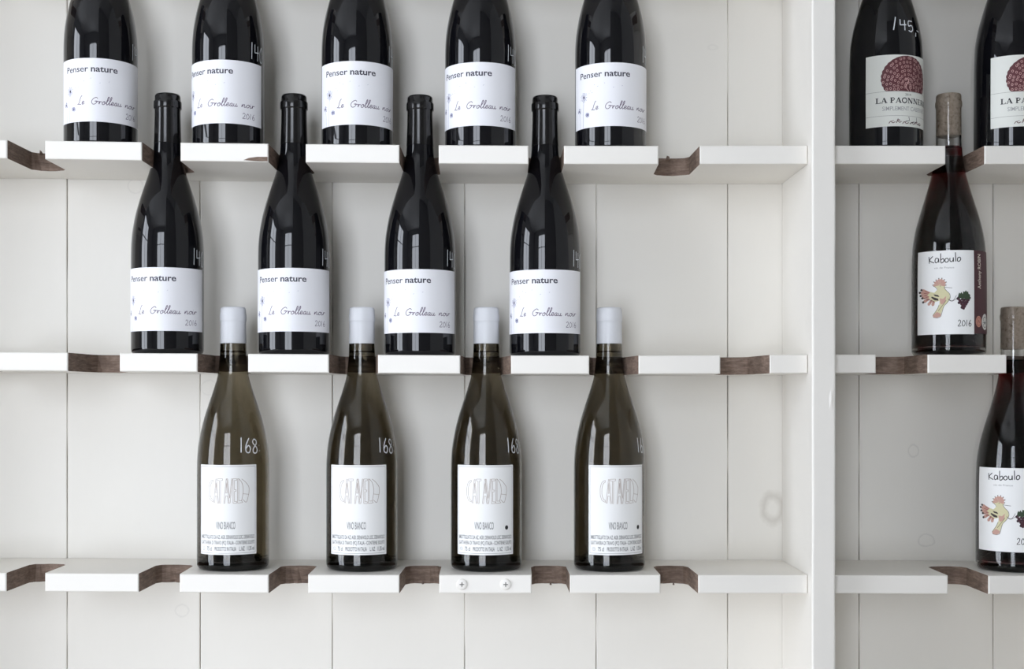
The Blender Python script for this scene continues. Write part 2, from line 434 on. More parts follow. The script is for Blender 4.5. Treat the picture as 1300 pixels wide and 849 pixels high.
def solid_body(fn, top):
    r0 = fn(8)
    p = base(r0) + [(fn(h), h) for h in frange(8, top, 3)]
    return p + [(fn(top) - 1.5, top + .3), (0, top + .3)]
def bore(fn, h):                                      # inner radius of the glass
    if h >= 238: return min(12.2, fn(h) - 2.0)
    return fn(h) - 2.9 + max(0, min(1, (h - 190) / 45)) * .9
def shell_body(fn, ring_h, top, level, lip=.9):       # glass shell; below the wine level the wine's own face closes it
    p = base(fn(8)) + [(fn(h), h) for h in frange(8, ring_h, 3)]
    p += [(fn(ring_h) + .25, ring_h + .6), (fn(top) + lip - .05, ring_h + 1.6), (fn(top) + lip, ring_h + 6.5), (fn(top) + .2, ring_h + 8), (fn(top) + .1, top - 2.0), (fn(top) - .6, top - .5), (12.2, top)]
    p += [(bore(fn, h), h) for h in frange(level, top - 1, 3)[::-1]]
    if level < 12: p += [(fn(8) - 6, 9), (28, 10.5), (20, 18), (9, 25), (0, 26)]      # thick tinted shell lined all the way down
    return p
def wine_body(fn, level, e=0):
    r0 = fn(8)
    p = [(0, 26 - e), (9, 25 - e), (20, 18 - e), (28, 10.5 - e), (r0 - 6 + e, 9 - e)] + [(bore(fn, h) + e, h) for h in frange(11, level, 3)]
    V, Fc = lathe(p + [(0, level)])
    n = len(p) * SEG
    return V, Fc, [1 if all(V[q][2] > level / 1000 - 1e-6 for q in f) else 0 for f in Fc]
def capsule_prof(fn, h0, ring_h, top, lip, t=.25):
    p = [(fn(h0) + .05, h0), (fn(h0) + t, h0 + .1)] + [(fn(h) + t, h) for h in frange(h0 + 1, ring_h, 4)]
    p += [(fn(ring_h) + t + .1, ring_h + .4), (lip - .15, ring_h + 1.0), (lip, ring_h + 2), (lip, ring_h + 8), (lip - .3, ring_h + 9.2), (14.65, ring_h + 10), (14.5, top - 3), (14.1, top - 1.4), (13.2, top - .4), (11.8, top), (0, top)]
    return p

# ---------------------------------------------------------------- flat print, drawn in millimetres and wrapped onto a round body
CAP = .62
class Art:
    def __init__(s): s.V, s.F, s.K = [], [], []
    def tri(s, verts, faces, lay=0):
        k = len(s.V); s.V += [(x, y, lay) for x, y in verts]; s.F += [tuple(i + k for i in f) for f in faces]
    def line(s, pts, w, lay=0, curve=False, taper=False, step=1.0):
        if curve and len(pts) > 2:
            q = []; P = [pts[0]] + list(pts) + [pts[-1]]
            for i in range(1, len(P) - 2):
                for j in range(5):
                    t = j / 5
                    q.append(tuple(.5 * (2 * P[i][c] + (P[i + 1][c] - P[i - 1][c]) * t + (2 * P[i - 1][c] - 5 * P[i][c] + 4 * P[i + 1][c] - P[i + 2][c]) * t * t + (3 * P[i][c] - P[i - 1][c] - 3 * P[i + 1][c] + P[i + 2][c]) * t ** 3) for c in (0, 1)))
            pts = q + [pts[-1]]
        d = [pts[0]]
        for a_, b_ in zip(pts, pts[1:]):
            n_ = max(1, int(math.hypot(b_[0] - a_[0], b_[1] - a_[1]) / step))
            d += [(a_[0] + (b_[0] - a_[0]) * k / n_, a_[1] + (b_[1] - a_[1]) * k / n_) for k in range(1, n_ + 1)]
        L = []
        for i, p in enumerate(d):
            a_, b_ = d[max(0, i - 1)], d[min(len(d) - 1, i + 1)]
            dx, dy = b_[0] - a_[0], b_[1] - a_[1]; l = math.hypot(dx, dy) or 1
            ww = w / 2
            if taper: ww *= .45 + .55 * math.sin(math.pi * min(1, max(0, i / max(1, len(d) - 1))))
            L += [(p[0] - dy / l * ww, p[1] + dx / l * ww), (p[0] + dy / l * ww, p[1] - dx / l * ww)]
        s.tri(L, [(2 * i, 2 * i + 1, 2 * i + 3, 2 * i + 2) for i in range(len(d) - 1)], lay)
    def poly(s, pts, lay=0):
        bm = bmesh.new()
        f = bm.faces.new([bm.verts.new((x, y, 0)) for x, y in pts])
        s._fill(bm, lay)
    def _fill(s, bm, lay):
        bmesh.ops.triangulate(bm, faces=bm.faces[:])
        for _ in range(6):
            e = [e for e in bm.edges if abs(e.verts[0].co.x - e.verts[1].co.x) > 2.2]
            if not e: break
            bmesh.ops.subdivide_edges(bm, edges=e, cuts=1)
            bmesh.ops.triangulate(bm, faces=bm.faces[:])
        bm.verts.index_update()
        s.tri([(v.co.x, v.co.y) for v in bm.verts], [tuple(v.index for v in f.verts) for f in bm.faces], lay)
        bm.free()
    def disc(s, x, y, rx, ry=None, lay=0, n=18):
        ry = ry or rx
        s.poly([(x + rx * math.cos(k * math.tau / n), y + ry * math.sin(k * math.tau / n)) for k in range(n)], lay)
    def loop(s, x, y, rx, ry, w, lay=0, n=10):
        s.line([(x + rx * math.cos(k * math.tau / n), y + ry * math.sin(k * math.tau / n)) for k in range(n + 1)], w, lay, step=.6)
    def text(s, txt, x0, x1, y0, cap, bold=0, lay=0, space=1.0, rot=False):
        cu = bpy.data.curves.new('t', 'FONT'); cu.body = txt; cu.size = 1; cu.offset = bold; cu.space_character = space; cu.resolution_u = 3
        o = bpy.data.objects.new('t', cu); C.objects.link(o)
        me = bpy.data.meshes.new_from_object(o.evaluated_get(bpy.context.evaluated_depsgraph_get()))
        xs = [v.co.x for v in me.vertices]
        if xs:
            a_, b_ = min(xs), max(xs); kx = (x1 - x0) / (b_ - a_); ky = cap / CAP
            pv = [(x0 + (v.co.x - a_) * kx, y0 + v.co.y * ky) for v in me.vertices]
            if rot: pv = [(x0 - (v.co.y * ky), y0 + (v.co.x - a_) * kx) for v in me.vertices]
            s.tri(pv, [tuple(p.vertices) for p in me.polygons], lay)
        bpy.data.objects.remove(o); bpy.data.meshes.remove(me); bpy.data.curves.remove(cu)
    def build(s, name, fn, r0, phi0, lift, mt, parent):
        V = []
        for x, y, lay in s.V:
            r_ = (fn(y) + lift + .05 * lay) / 1000
            p = phi0 + x / r0
            V.append((r_ * math.sin(p), -r_ * math.cos(p), y / 1000))
        return obj(name, V, s.F, mt, parent)
def patch(name, fn, r0, phi0, x0, x1, y0, y1, lift, mt, parent, round_=0):
    NX, NY = max(4, int((x1 - x0) / 2)), max(2, int((y1 - y0) / 12))
    V, Fc = [], []
    def P(x, y, lf):
        r_ = (fn(y) + lf) / 1000; p = phi0 + x / r0
        return (r_ * math.sin(p), -r_ * math.cos(p), y / 1000)
    for j in range(NY + 1):
        for i in range(NX + 1): V.append(P(x0 + (x1 - x0) * i / NX, y0 + (y1 - y0) * j / NY, lift))
    for j in range(NY):
        for i in range(NX):
            q = j * (NX + 1) + i; Fc.append((q, q + 1, q + NX + 2, q + NX + 1))
    rim = [i for i in range(NX + 1)] + [j * (NX + 1) + NX for j in range(1, NY + 1)] + [NY * (NX + 1) + i for i in range(NX - 1, -1, -1)] + [j * (NX + 1) for j in range(NY - 1, 0, -1)]
    k = len(V)
    for i in rim:
        x, y, z = V[i]; l = math.hypot(x, y); s_ = (l - lift / 1000 + .00002) / l
        V.append((x * s_, y * s_, z))
    m_ = len(rim)
    for i in range(m_): Fc.append((rim[i], k + i, k + (i + 1) % m_, rim[(i + 1) % m_]))
    return obj(name, V, Fc, mt, parent, smooth=False)

# handwriting, as pen strokes in units of the x-height
SCRIPT = {'L': (1.25, [[(1.15, 2.5), (.85, 2.35), (.55, 1.4), (.3, .35), (-.15, .05), (.15, .15), (.6, .02), (1.1, .1)]]),
 'e': (.85, [[(0, .35), (.55, .55), (.6, .9), (.3, .95), (.1, .45), (.3, .05), (.85, .35)]]),
 'G': (1.9, [[(1.5, 1.7), (1.1, 2.05), (.4, 1.6), (.1, .8), (.45, .1), (1.05, .2), (1.45, .95), (.85, .95), (1.9, .9)]]),
 'r': (.75, [[(.0, .2), (.15, .95), (.12, .1), (.16, .5), (.35, .85), (.68, .8)]]),
 'o': (.85, [[(.45, .95), (.08, .6), (.15, .1), (.5, .1), (.68, .6), (.45, .95), (.85, .75)]]),
 'l': (.68, [[(0, .3), (.6, 1.5), (.72, 2.3), (.5, 2.2), (.25, .7), (.35, .05), (.68, .3)]]),
 'a': (1.0, [[(.65, .9), (.25, .85), (.08, .3), (.3, .05), (.6, .5), (.66, .9), (.6, .2), (.75, .05), (1, .3)]]),
 'u': (1.05, [[(.05, .9), (.05, .3), (.3, .05), (.6, .4), (.66, .9), (.62, .2), (.8, .05), (1.05, .3)]]),
 'n': (.95, [[(0, .1), (.12, .9), (.1, .2), (.38, .88), (.58, .8), (.55, .2), (.7, .05), (.95, .3)]]),
 'i': (.5, [[(.02, .3), (.12, .9), (.08, .2), (.22, .05), (.5, .3)], [(.16, 1.3), (.2, 1.38)]]), ' ': (.8, [])}
def script(A, txt, x0, x1, y0, xh, w, slant=.25):
    adv = sum(SCRIPT[c][0] for c in txt); k = (x1 - x0) / adv; x = x0
    for ch in txt:
        ad, st = SCRIPT[ch]
        for p in st: A.line([(x + k * a_ + slant * xh * b_ * .5, y0 + b_ * xh) for a_, b_ in p], w, curve=True, step=.8)
        x += ad * k
HAND = {'1': (.55, [[(.25, 1), (.2, 0)]]),
 '4': (.8, [[(.1, .95), (.08, .45), (.7, .5)], [(.55, .9), (.5, 0)]]),
 '0': (.75, [[(.4, .95), (.1, .6), (.15, .1), (.45, .05), (.65, .5), (.4, .95)]]),
 '6': (.75, [[(.5, 1), (.15, .5), (.15, .1), (.45, .02), (.6, .3), (.4, .5), (.15, .3)]]),
 '8': (.8, [[(.6, .85), (.35, .98), (.15, .75), (.6, .35), (.5, .05), (.2, .05), (.15, .3), (.55, .65), (.6, .85)]]),
 '5': (.8, [[(.65, .95), (.2, .92), (.15, .5), (.5, .58), (.62, .3), (.4, .02), (.1, .1)]]),
 '2': (.75, [[(.1, .75), (.3, .98), (.55, .8), (.4, .4), (.05, .02), (.65, .05)]]),
 ',': (.35, [[(.2, .1), (.1, -.25)]]), '-': (.5, [[(.05, .35), (.45, .3)]]), ':': (.3, [[(.1, .62), (.14, .58)], [(.1, .25), (.14, .2)]])}
def hand(A, txt, x0, y0, size, w, drop=0, kx=1.0, lay=0):
    x = x0
    for k, ch in enumerate(txt):
        ad, st = HAND[ch]
        for p in st: A.line([(x + a_ * size * kx, y0 + b_ * size - drop * (x - x0)) for a_, b_ in p], w, lay, curve=ch not in '14,-:', step=.8)
        x += ad * size * kx
SER = {'L': (.78, [([(.2, 0), (.2, 1)], .17), ([(0, .03), (.7, .03)], .07), ([(.69, 0), (.69, .3)], .06), ([(.02, .97), (.4, .97)], .06)]),
 'A': (.92, [([(.12, 0), (.42, 1)], .07), ([(.42, 1), (.75, 0)], .17), ([(.2, .33), (.65, .33)], .06), ([(0, .03), (.26, .03)], .06), ([(.58, .03), (.92, .03)], .06)]),
 'P': (.78, [([(.2, 0), (.2, 1)], .17), ([(.2, .97), (.5, .96), (.66, .75), (.5, .5), (.2, .49)], .1), ([(.02, .03), (.4, .03)], .06), ([(.02, .97), (.3, .97)], .06)]),
 'O': (.95, [([(.45, 1), (.15, .8), (.08, .5), (.15, .2), (.45, 0)], .13), ([(.45, 1), (.75, .8), (.82, .5), (.75, .2), (.45, 0)], .13)]),
 'N': (.98, [([(.16, 0), (.16, 1)], .07), ([(.14, 1), (.78, 0)], .17), ([(.78, 0), (.78, 1)], .07), ([(0, .03), (.32, .03)], .06), ([(.62, .97), (.94, .97)], .06), ([(0, .97), (.2, .97)], .06)]),
 'E': (.8, [([(.2, 0), (.2, 1)], .17), ([(0, .03), (.68, .03)], .07), ([(0, .97), (.64, .97)], .07), ([(.2, .5), (.5, .5)], .06), ([(.67, 0), (.67, .28)], .05), ([(.63, .75), (.63, 1)], .05), ([(.5, .38), (.5, .62)], .05)]),
 'R': (.88, [([(.2, 0), (.2, 1)], .17), ([(.2, .97), (.5, .96), (.64, .75), (.5, .52), (.2, .5)], .1), ([(.42, .5), (.78, .02)], .15), ([(.02, .03), (.4, .03)], .06), ([(.02, .97), (.3, .97)], .06), ([(.7, .03), (.86, .03)], .05)]),
 'I': (.45, [([(.2, 0), (.2, 1)], .17), ([(.02, .03), (.38, .03)], .06), ([(.02, .97), (.38, .97)], .06)]), ' ': (.35, [])}
def serif(A, txt, x0, x1, y0, cap):
    k = (x1 - x0) / sum(SER[c][0] for c in txt); x = x0
    for ch in txt:
        ad, st = SER[ch]
        for p, w_ in st: A.line([(x + a_ * k, y0 + b_ * cap) for a_, b_ in p], w_ * cap * 1.5, step=.8)
        x += ad * k

Y_AX = YF + .060                                      # the bottles' axis
def place(px, level):
    x = (px - PX) / F_PX * Y_AX
    return (x, Y_AX, top_z(level, x) + .0001), math.atan2(-x, Y_AX)   # base point and the azimuth that looks at the room's middle
CACHE = {}
def shared(key, name, maker, mats, parent, smooth=True):
    if key in CACHE:
        o = bpy.data.objects.new(name, CACHE[key]); C.objects.link(o); o.parent = parent; return o
    g = maker()
    o = obj(name, g[0], g[1], mats, parent, smooth, g[2] if len(g) > 2 else None); CACHE[key] = o.data; return o
RAD = math.radians
BR = 41.0
# ---- black bottle, white label with drawn seed-head flowers
def flower_bottle(px, level, turn, label, group):
    loc, face = place(px, level)
    root = thing(empty('wine_bottle', loc), label, 'bottle', group)
    shared('bur_solid', 'bottle_glass', lambda: lathe(solid_body(BUR, 299)), 'dark_glass', root)
    shared('bur_cap', 'capsule', lambda: lathe(capsule_prof(BUR, 243, 283, 300.5, 15.8)), 'foil_black', root)
    phi = face + RAD(turn)
    lb = patch('label', BUR, BR, phi, -58, 58, 25.8, 97.2, .28, 'paper_cool', root)
    A = Art()
    A.text('Penser', -44.5, -14.5, 82, 6.0, .012); A.text('nature', -11.5, 18, 82, 6.0, .022)
    A.build('lettering', BUR, BR, phi, .33, 'ink_slate', lb)['label'] = 'dark slate heading lettering'
    A = Art(); script(A, 'Le', -27, -19, 45, 3.9, .7); script(A, 'Grolleau', -11.5, 23, 45, 3.9, .7); script(A, 'noir', 27.5, 45, 45.2, 3.7, .68)
    hand(A, '2016', 28.5, 32.5, 6.4, .55, kx=.95)
    A.build('lettering', BUR, BR, phi, .33, 'ink_violet', lb)['label'] = 'violet-grey handwritten lettering'
    A = Art(); r_ = random.Random(3)
    for fx, fy, fr in ((-38.5, 61, 5.2), (-46.5, 46.5, 3.4), (-33, 40.5, 2.6)):
        for k in range(22):
            t = k / 22 * math.tau + r_.uniform(-.1, .1); q = fr * r_.uniform(.7, 1.05)
            if r_.random() < .2: continue
            A.line([(fx + .6 * math.cos(t), fy + .6 * math.sin(t)), (fx + q * math.cos(t), fy + q * math.sin(t))], .3)
            A.disc(fx + q * math.cos(t), fy + q * math.sin(t), .42, n=6)
    A.line([(-38.5, 60), (-39.2, 45), (-39.5, 26.2)], .35, curve=True); A.line([(-46.5, 46), (-45, 36), (-44.5, 26.2)], .3, curve=True)
    A.line([(-33, 40), (-33.6, 37)], .3)
    for fx, fy in ((-29, 67), (-31, 64), (-27, 64.5), (-20, 71), (-12, 74), (8, 71), (-2, 69), (-24, 73)): A.line([(fx, fy), (fx + .9, fy + .7)], .3)
    d_ = A.build('flower_drawing', BUR, BR, phi, .33, 'ink_lilac', lb); d_['label'] = 'pale lilac seed-head flowers'
    A = Art()
    for fx, fy, q in ((-38.3, 61, 1.1), (-46.4, 46.5, .8), (-32.9, 40.5, .6)): A.disc(fx, fy, q, q * 1.2, n=10)
    A.build('flower_centre', BUR, BR, phi, .36, 'ink_slate', lb)
    A = Art(); hand(A, '140', 38.5, 102.0, 19, .95, kx=.6, drop=.10)
    A.build('price_mark', BUR, BR, phi, .12, 'ink_marker', root)['label'] = 'white hand-painted price'
    return root
R1 = [(128, 1, 'black flower-labelled bottle at the left end of the topmost shelf, price hidden round its side'),
      (290, -18, 'black bottle on the topmost shelf turned so its price shows, second from left'),
      (453.5, 5, 'black flower-labelled bottle in the centre of the five on the topmost shelf'),
      (610, -7, 'black flower-labelled bottle fourth from left on the topmost shelf, right of the centre one'),
      (775, 7, 'black flower-labelled bottle at the right end of the five beside the empty topmost shelf stretch')]
for px, t, l in R1: flower_bottle(px, 'top', t, l, 'black bottles on the topmost shelf')
R2 = [(212.8, -12, 'black bottle with flower label leftmost on the middle shelf, neck in the notch above'),
      (373.3, -5.5, 'black flower-labelled bottle second from left on the middle shelf, beside the chipped shelf edge'),
      (533.2, -7.7, 'black flower-labelled bottle third from left on the middle shelf'),
      (692, -5, 'black flower-labelled bottle rightmost of four on the middle shelf')]
for px, t, l in R2: flower_bottle(px, 'mid', t, l, 'black bottles on the middle shelf')

# ---- olive glass bottle, white cap, framed white label
def outlined_bottle(px, turn, pstart, label, dot, price='168:'):
    loc, face = place(px, 'low')
    root = thing(empty('wine_bottle', loc), label, 'bottle', 'white-capped bottles on the lowest shelf')
    shared('bur_shell', 'bottle_glass', lambda: lathe(shell_body(BUR, 283, 299, 10, .3)), 'olive_glass', root)
    shared('bur_wine', 'wine', lambda: wine_body(BUR, 250, .15), ['white_wine', 'wine_surface'], root)
    shared('bur_wcap', 'capsule', lambda: lathe(capsule_prof(BUR, 258.5, 283.5, 300.5, 15.1)), 'foil_white', root)['label'] = 'matte white capsule'
    phi = face + RAD(turn)
    lb = patch('label', BUR, BR, phi, -35.4, 35.4, 19.5, 120.5, .28, 'paper', root)
    A = Art()
    A.line([(-33.8, 21.3), (-33.8, 118.7), (33.8, 118.7), (33.8, 21.3), (-33.8, 21.3)], .3)
    A.text('IMBOTTIGLIATO DA AZ. AGR. DENAVOLO LOC. DENAVOLO', -32.5, 32.5, 37.4, 3.7, .014)
    A.text('GATTAVERA DI TRAVO (PC) ITALIA - CONTIENE SOLFITI', -32.5, 32.5, 31.2, 3.5, .014)
    A.text('75 cl', -24, -17, 24.0, 4.0, .014); A.text('PRODOTTO IN ITALIA', -13.5, 11, 24.0, 4.0, .014); A.text('L.16Z', 14.5, 20.5, 24.0, 4.0, .014); A.text('11,5% vol', 23.5, 32.5, 24.0, 4.0, .014)
    A.loop(-29, 26, 1.9, 1.9, .3); A.line([(-29.8, 26), (-28, 26)], .3)
    A.text('VINO BIANCO', -11.7, 10, 48.5, 7.2, .004)
    A.build('lettering', BUR, BR, phi, .33, 'ink_grey', lb)['label'] = 'grey narrow small print and frame line'
    A = Art(); b0, b1 = 77.5, 105.0
    H = lambda x: (b1 - b0) / 2 * math.sqrt(max(.05, 1 - (max(0, abs(x - 2) - 10) / 22) ** 2))   # barrel-shaped wordmark
    mid = (b0 + b1) / 2
    P = lambda x, v_: (x, mid + (2 * v_ - 1) * H(x))
    ol = lambda pts: A.line([P(x, v_) for x, v_ in pts], .37, step=.8)
    A.line([(-15.5, b1 - 1.5), (-19, b1 - 3.5), (-21, 96), (-21.3, mid), (-21, 86), (-19, b0 + 3.5), (-15.5, b0 + 1.5)], .42, curve=True)
    A.line([(-15.5, b1 - 3.5), (-17.6, b1 - 5), (-19.2, 95), (-19.4, mid), (-19.2, 87), (-17.6, b0 + 5), (-15.5, b0 + 3.5)], .42, curve=True)
    A.line([(-15.5, b1 - 1.5), (-15.5, b1 - 3.5)], .34); A.line([(-15.5, b0 + 1.5), (-15.5, b0 + 3.5)], .34)
    for x0 in (-14.6, -2.6):                           # the two letters A
        ol([(x0, 0), (x0 + 2.6, 1), (x0 + 3.4, 1), (x0 + 6, 0), (x0 + 4.8, 0), (x0 + 4.0, .3), (x0 + 2, .3), (x0 + 1.2, 0), (x0, 0)]); ol([(x0 + 2.3, .42), (x0 + 3, .85), (x0 + 3.7, .42), (x0 + 2.3, .42)])
    ol([(-10, 1), (-4, 1), (-4, .93), (-6.3, .93), (-6.3, 0), (-7.6, 0), (-7.6, .93), (-10, .93), (-10, 1)])
    ol([(0.6, 1), (1.8, 1), (3.9, .2), (6, 1), (7, 1), (4.4, 0), (3.4, 0), (.6, 1)])
    ol([(7.6, 0), (7.6, 1), (11.6, 1), (11.6, .93), (8.9, .93), (8.9, .55), (11, .55), (11, .48), (8.9, .48), (8.9, .07), (11.6, .07), (11.6, 0), (7.6, 0)])
    ol([(12.6, 1), (12.6, 0), (18.5, 0), (16.8, .09), (13.9, .09), (13.9, 1), (12.6, 1)])
    A.line([(13.9, b1), (17.5, b1 - 5), (19, mid), (17.6, b0 + 5), (17, b0 + 2.5)], .42, curve=True)
    A.line([(17, b1 - .2), (21.5, b1 - 4), (25.2, 96), (25.8, mid), (25, 86), (22.5, b0 + .8), (18.5, b0 + 4)], .42, curve=True)
    A.line([(18.6, 88), (25.2, 87)], .34)
    A.build('wordmark', BUR, BR, phi, .33, 'ink_tan', lb)['label'] = 'tan outlined letters shaped like a barrel'
    if dot:
        A = Art(); A.disc(25.8, 50, 2.1, 2.5)
        A.build('sticker_dot', BUR, BR, phi, .37, 'ink_black', lb)['label'] = 'small black dot'
    A = Art(); hand(A, price, BR * RAD(pstart), 134.5, 16.5, 1.2, kx=.74, drop=.10)
    A.build('price_mark', BUR, BR, phi, .12, 'ink_marker', root)['label'] = 'white hand-painted price'
outlined_bottle(296, -10.8, 20, 'white-capped olive bottle leftmost on the lowest shelf with its whole price showing', False)
outlined_bottle(459.5, -7.8, 35, 'white-capped olive bottle second from left on the lowest shelf, no dot on its label', False)
outlined_bottle(617.3, -2.3, 38, 'white-capped olive bottle above the two screws, black dot on its label', True)
outlined_bottle(773.5, 15.5, 37, 'white-capped olive bottle rightmost on the lowest shelf, label with black dot turned right', True)

# ---- dark bottle with a fan-tailed bird on the label
def fan_bottle(px, turn, label, price):
    loc, face = place(px, 'top')
    root = thing(empty('wine_bottle', loc), label, 'bottle', 'fan-label bottles right of the divider')
    shared('slim_solid', 'bottle_glass', lambda: lathe(solid_body(SLIM, 300)), 'dark_glass', root)
    shared('slim_cap', 'capsule', lambda: lathe(capsule_prof(SLIM, 240, 284, 302, 15.4)), 'foil_black', root)
    phi = face + RAD(turn)
    lb = patch('label', SLIM, BR, phi, -48, 48, 25.2, 105.8, .28, 'paper_grey', root)
    A = Art()
    cx, cy, rx, ry = 0, 79, 30, 25.3
    pts = []
    a0 = math.asin((64.8 - cy) / ry)
    for k in range(121):
        t = a0 + (math.pi - 2 * a0) * k / 120
        s_ = 1 + .028 * abs(math.sin(k * .55))
        pts.append((cx + rx * s_ * math.cos(t), max(64.8, cy + ry * s_ * math.sin(t))))
    A.poly(pts)
    d_ = A.build('fan_drawing', SLIM, BR, phi, .33, 'ink_plum', lb); d_['label'] = 'plum fan of tail feathers'
    A = Art(); r_ = random.Random(5)
    for q in range(1, 8):
        n_ = 4 + q * 3
        for k in range(n_):
            t = -0.45 + (math.pi + .9) * (k + .5 * (q % 2)) / n_
            t += r_.uniform(-.07, .07)
            x, y = cx + rx * q / 7.4 * math.cos(t), 70 + (ry + 9) * q / 7.4 * math.sin(t)
            if y < 66.5 or ((x - cx) / rx) ** 2 + ((y - cy) / ry) ** 2 > .93: continue
            A.loop(x, y, 1.15 * r_.uniform(.8, 1.1), 1.3, .55, n=7)
    A.line([(1, 65.2), (-2.5, 69), (-1.5, 73), (.8, 76.5), (-.5, 79), (-3, 78.5)], 1.3, 1, curve=True, taper=True)
    A.line([(4, 65.2), (2, 69), (3, 73)], .8, 1, curve=True); A.loop(-3, 78, 1.4, 1.1, .5, 1)
    A.build('feather_eyes', SLIM, BR, phi, .37, 'ink_pink', d_)
    A = Art(); serif(A, 'LA PAONNERIE', -36.5, 37, 51.5, 5.9)
    A.text('2014', -3.5, 4, 60, 2.2); A.build('lettering', SLIM, BR, phi, .33, 'ink_charcoal', lb)['label'] = 'dark serif lettering'
    A = Art(); A.text('SIMPLEMENT CABERNET', -29, 30, 43.0, 4.2, .002)
    A.build('lettering', SLIM, BR, phi, .33, 'ink_pale', lb)['label'] = 'pale grey second line'
    A = Art(); A.line([(-47.9, 64.4), (47.9, 64.4)], .28); A.line([(-47.9, 37.2), (47.9, 37.2)], .28)
    A.build('rule_line', SLIM, BR, phi, .33, 'ink_line', lb)
    A = Art()
    for x, y, l_ in ((-22, 28.5, 7), (-14, 29, 6), (-7, 28, 8), (3, 28, 7), (10, 28.5, 6), (16, 28, 5)):
        A.line([(x, y), (x + l_ * .3, y + 2.4), (x + l_ * .6, y + .6), (x + l_, y + 1.8)], .8, curve=True)
        A.line([(x + 1, y + 2), (x + l_ * .8, y + 3.2)], .5)
    A.line([(-13, 31), (-12, 33.5), (-10.5, 32)], .9)
    A.build('harvest_drawing', SLIM, BR, phi, .33, 'ink_plum', lb)['label'] = 'tiny plum figures stooping in a row'
    A = Art(); A.line([(-3, 31), (2, 32), (1, 36.5)], .6); A.line([(9, 30), (13, 32), (12.5, 36.3)], .6); A.line([(14, 29), (20, 28)], .6); A.line([(2, 29), (9, 31)], .5)
    A.build('harvest_drawing', SLIM, BR, phi, .34, 'ink_black', lb)
    if price:
        A = Art(); x = BR * RAD(-23)
        A.line([(x + 3.2, 149.5), (x, 134)], 1.3); hand(A, '45,-', x + 7.5, 134, 13.5, 1.25, kx=.98, drop=.10)
        A.build('price_mark', SLIM, BR, phi, .12, 'ink_marker', root)['label'] = 'bold white hand-painted price'
fan_bottle(1124.8, 35, 'dark bottle with fan-tail label and bold white price, nearest the divider on the topmost shelf', True)
fan_bottle(1284, 35, 'dark bottle with fan-tail label at the right frame edge, no price showing', False)

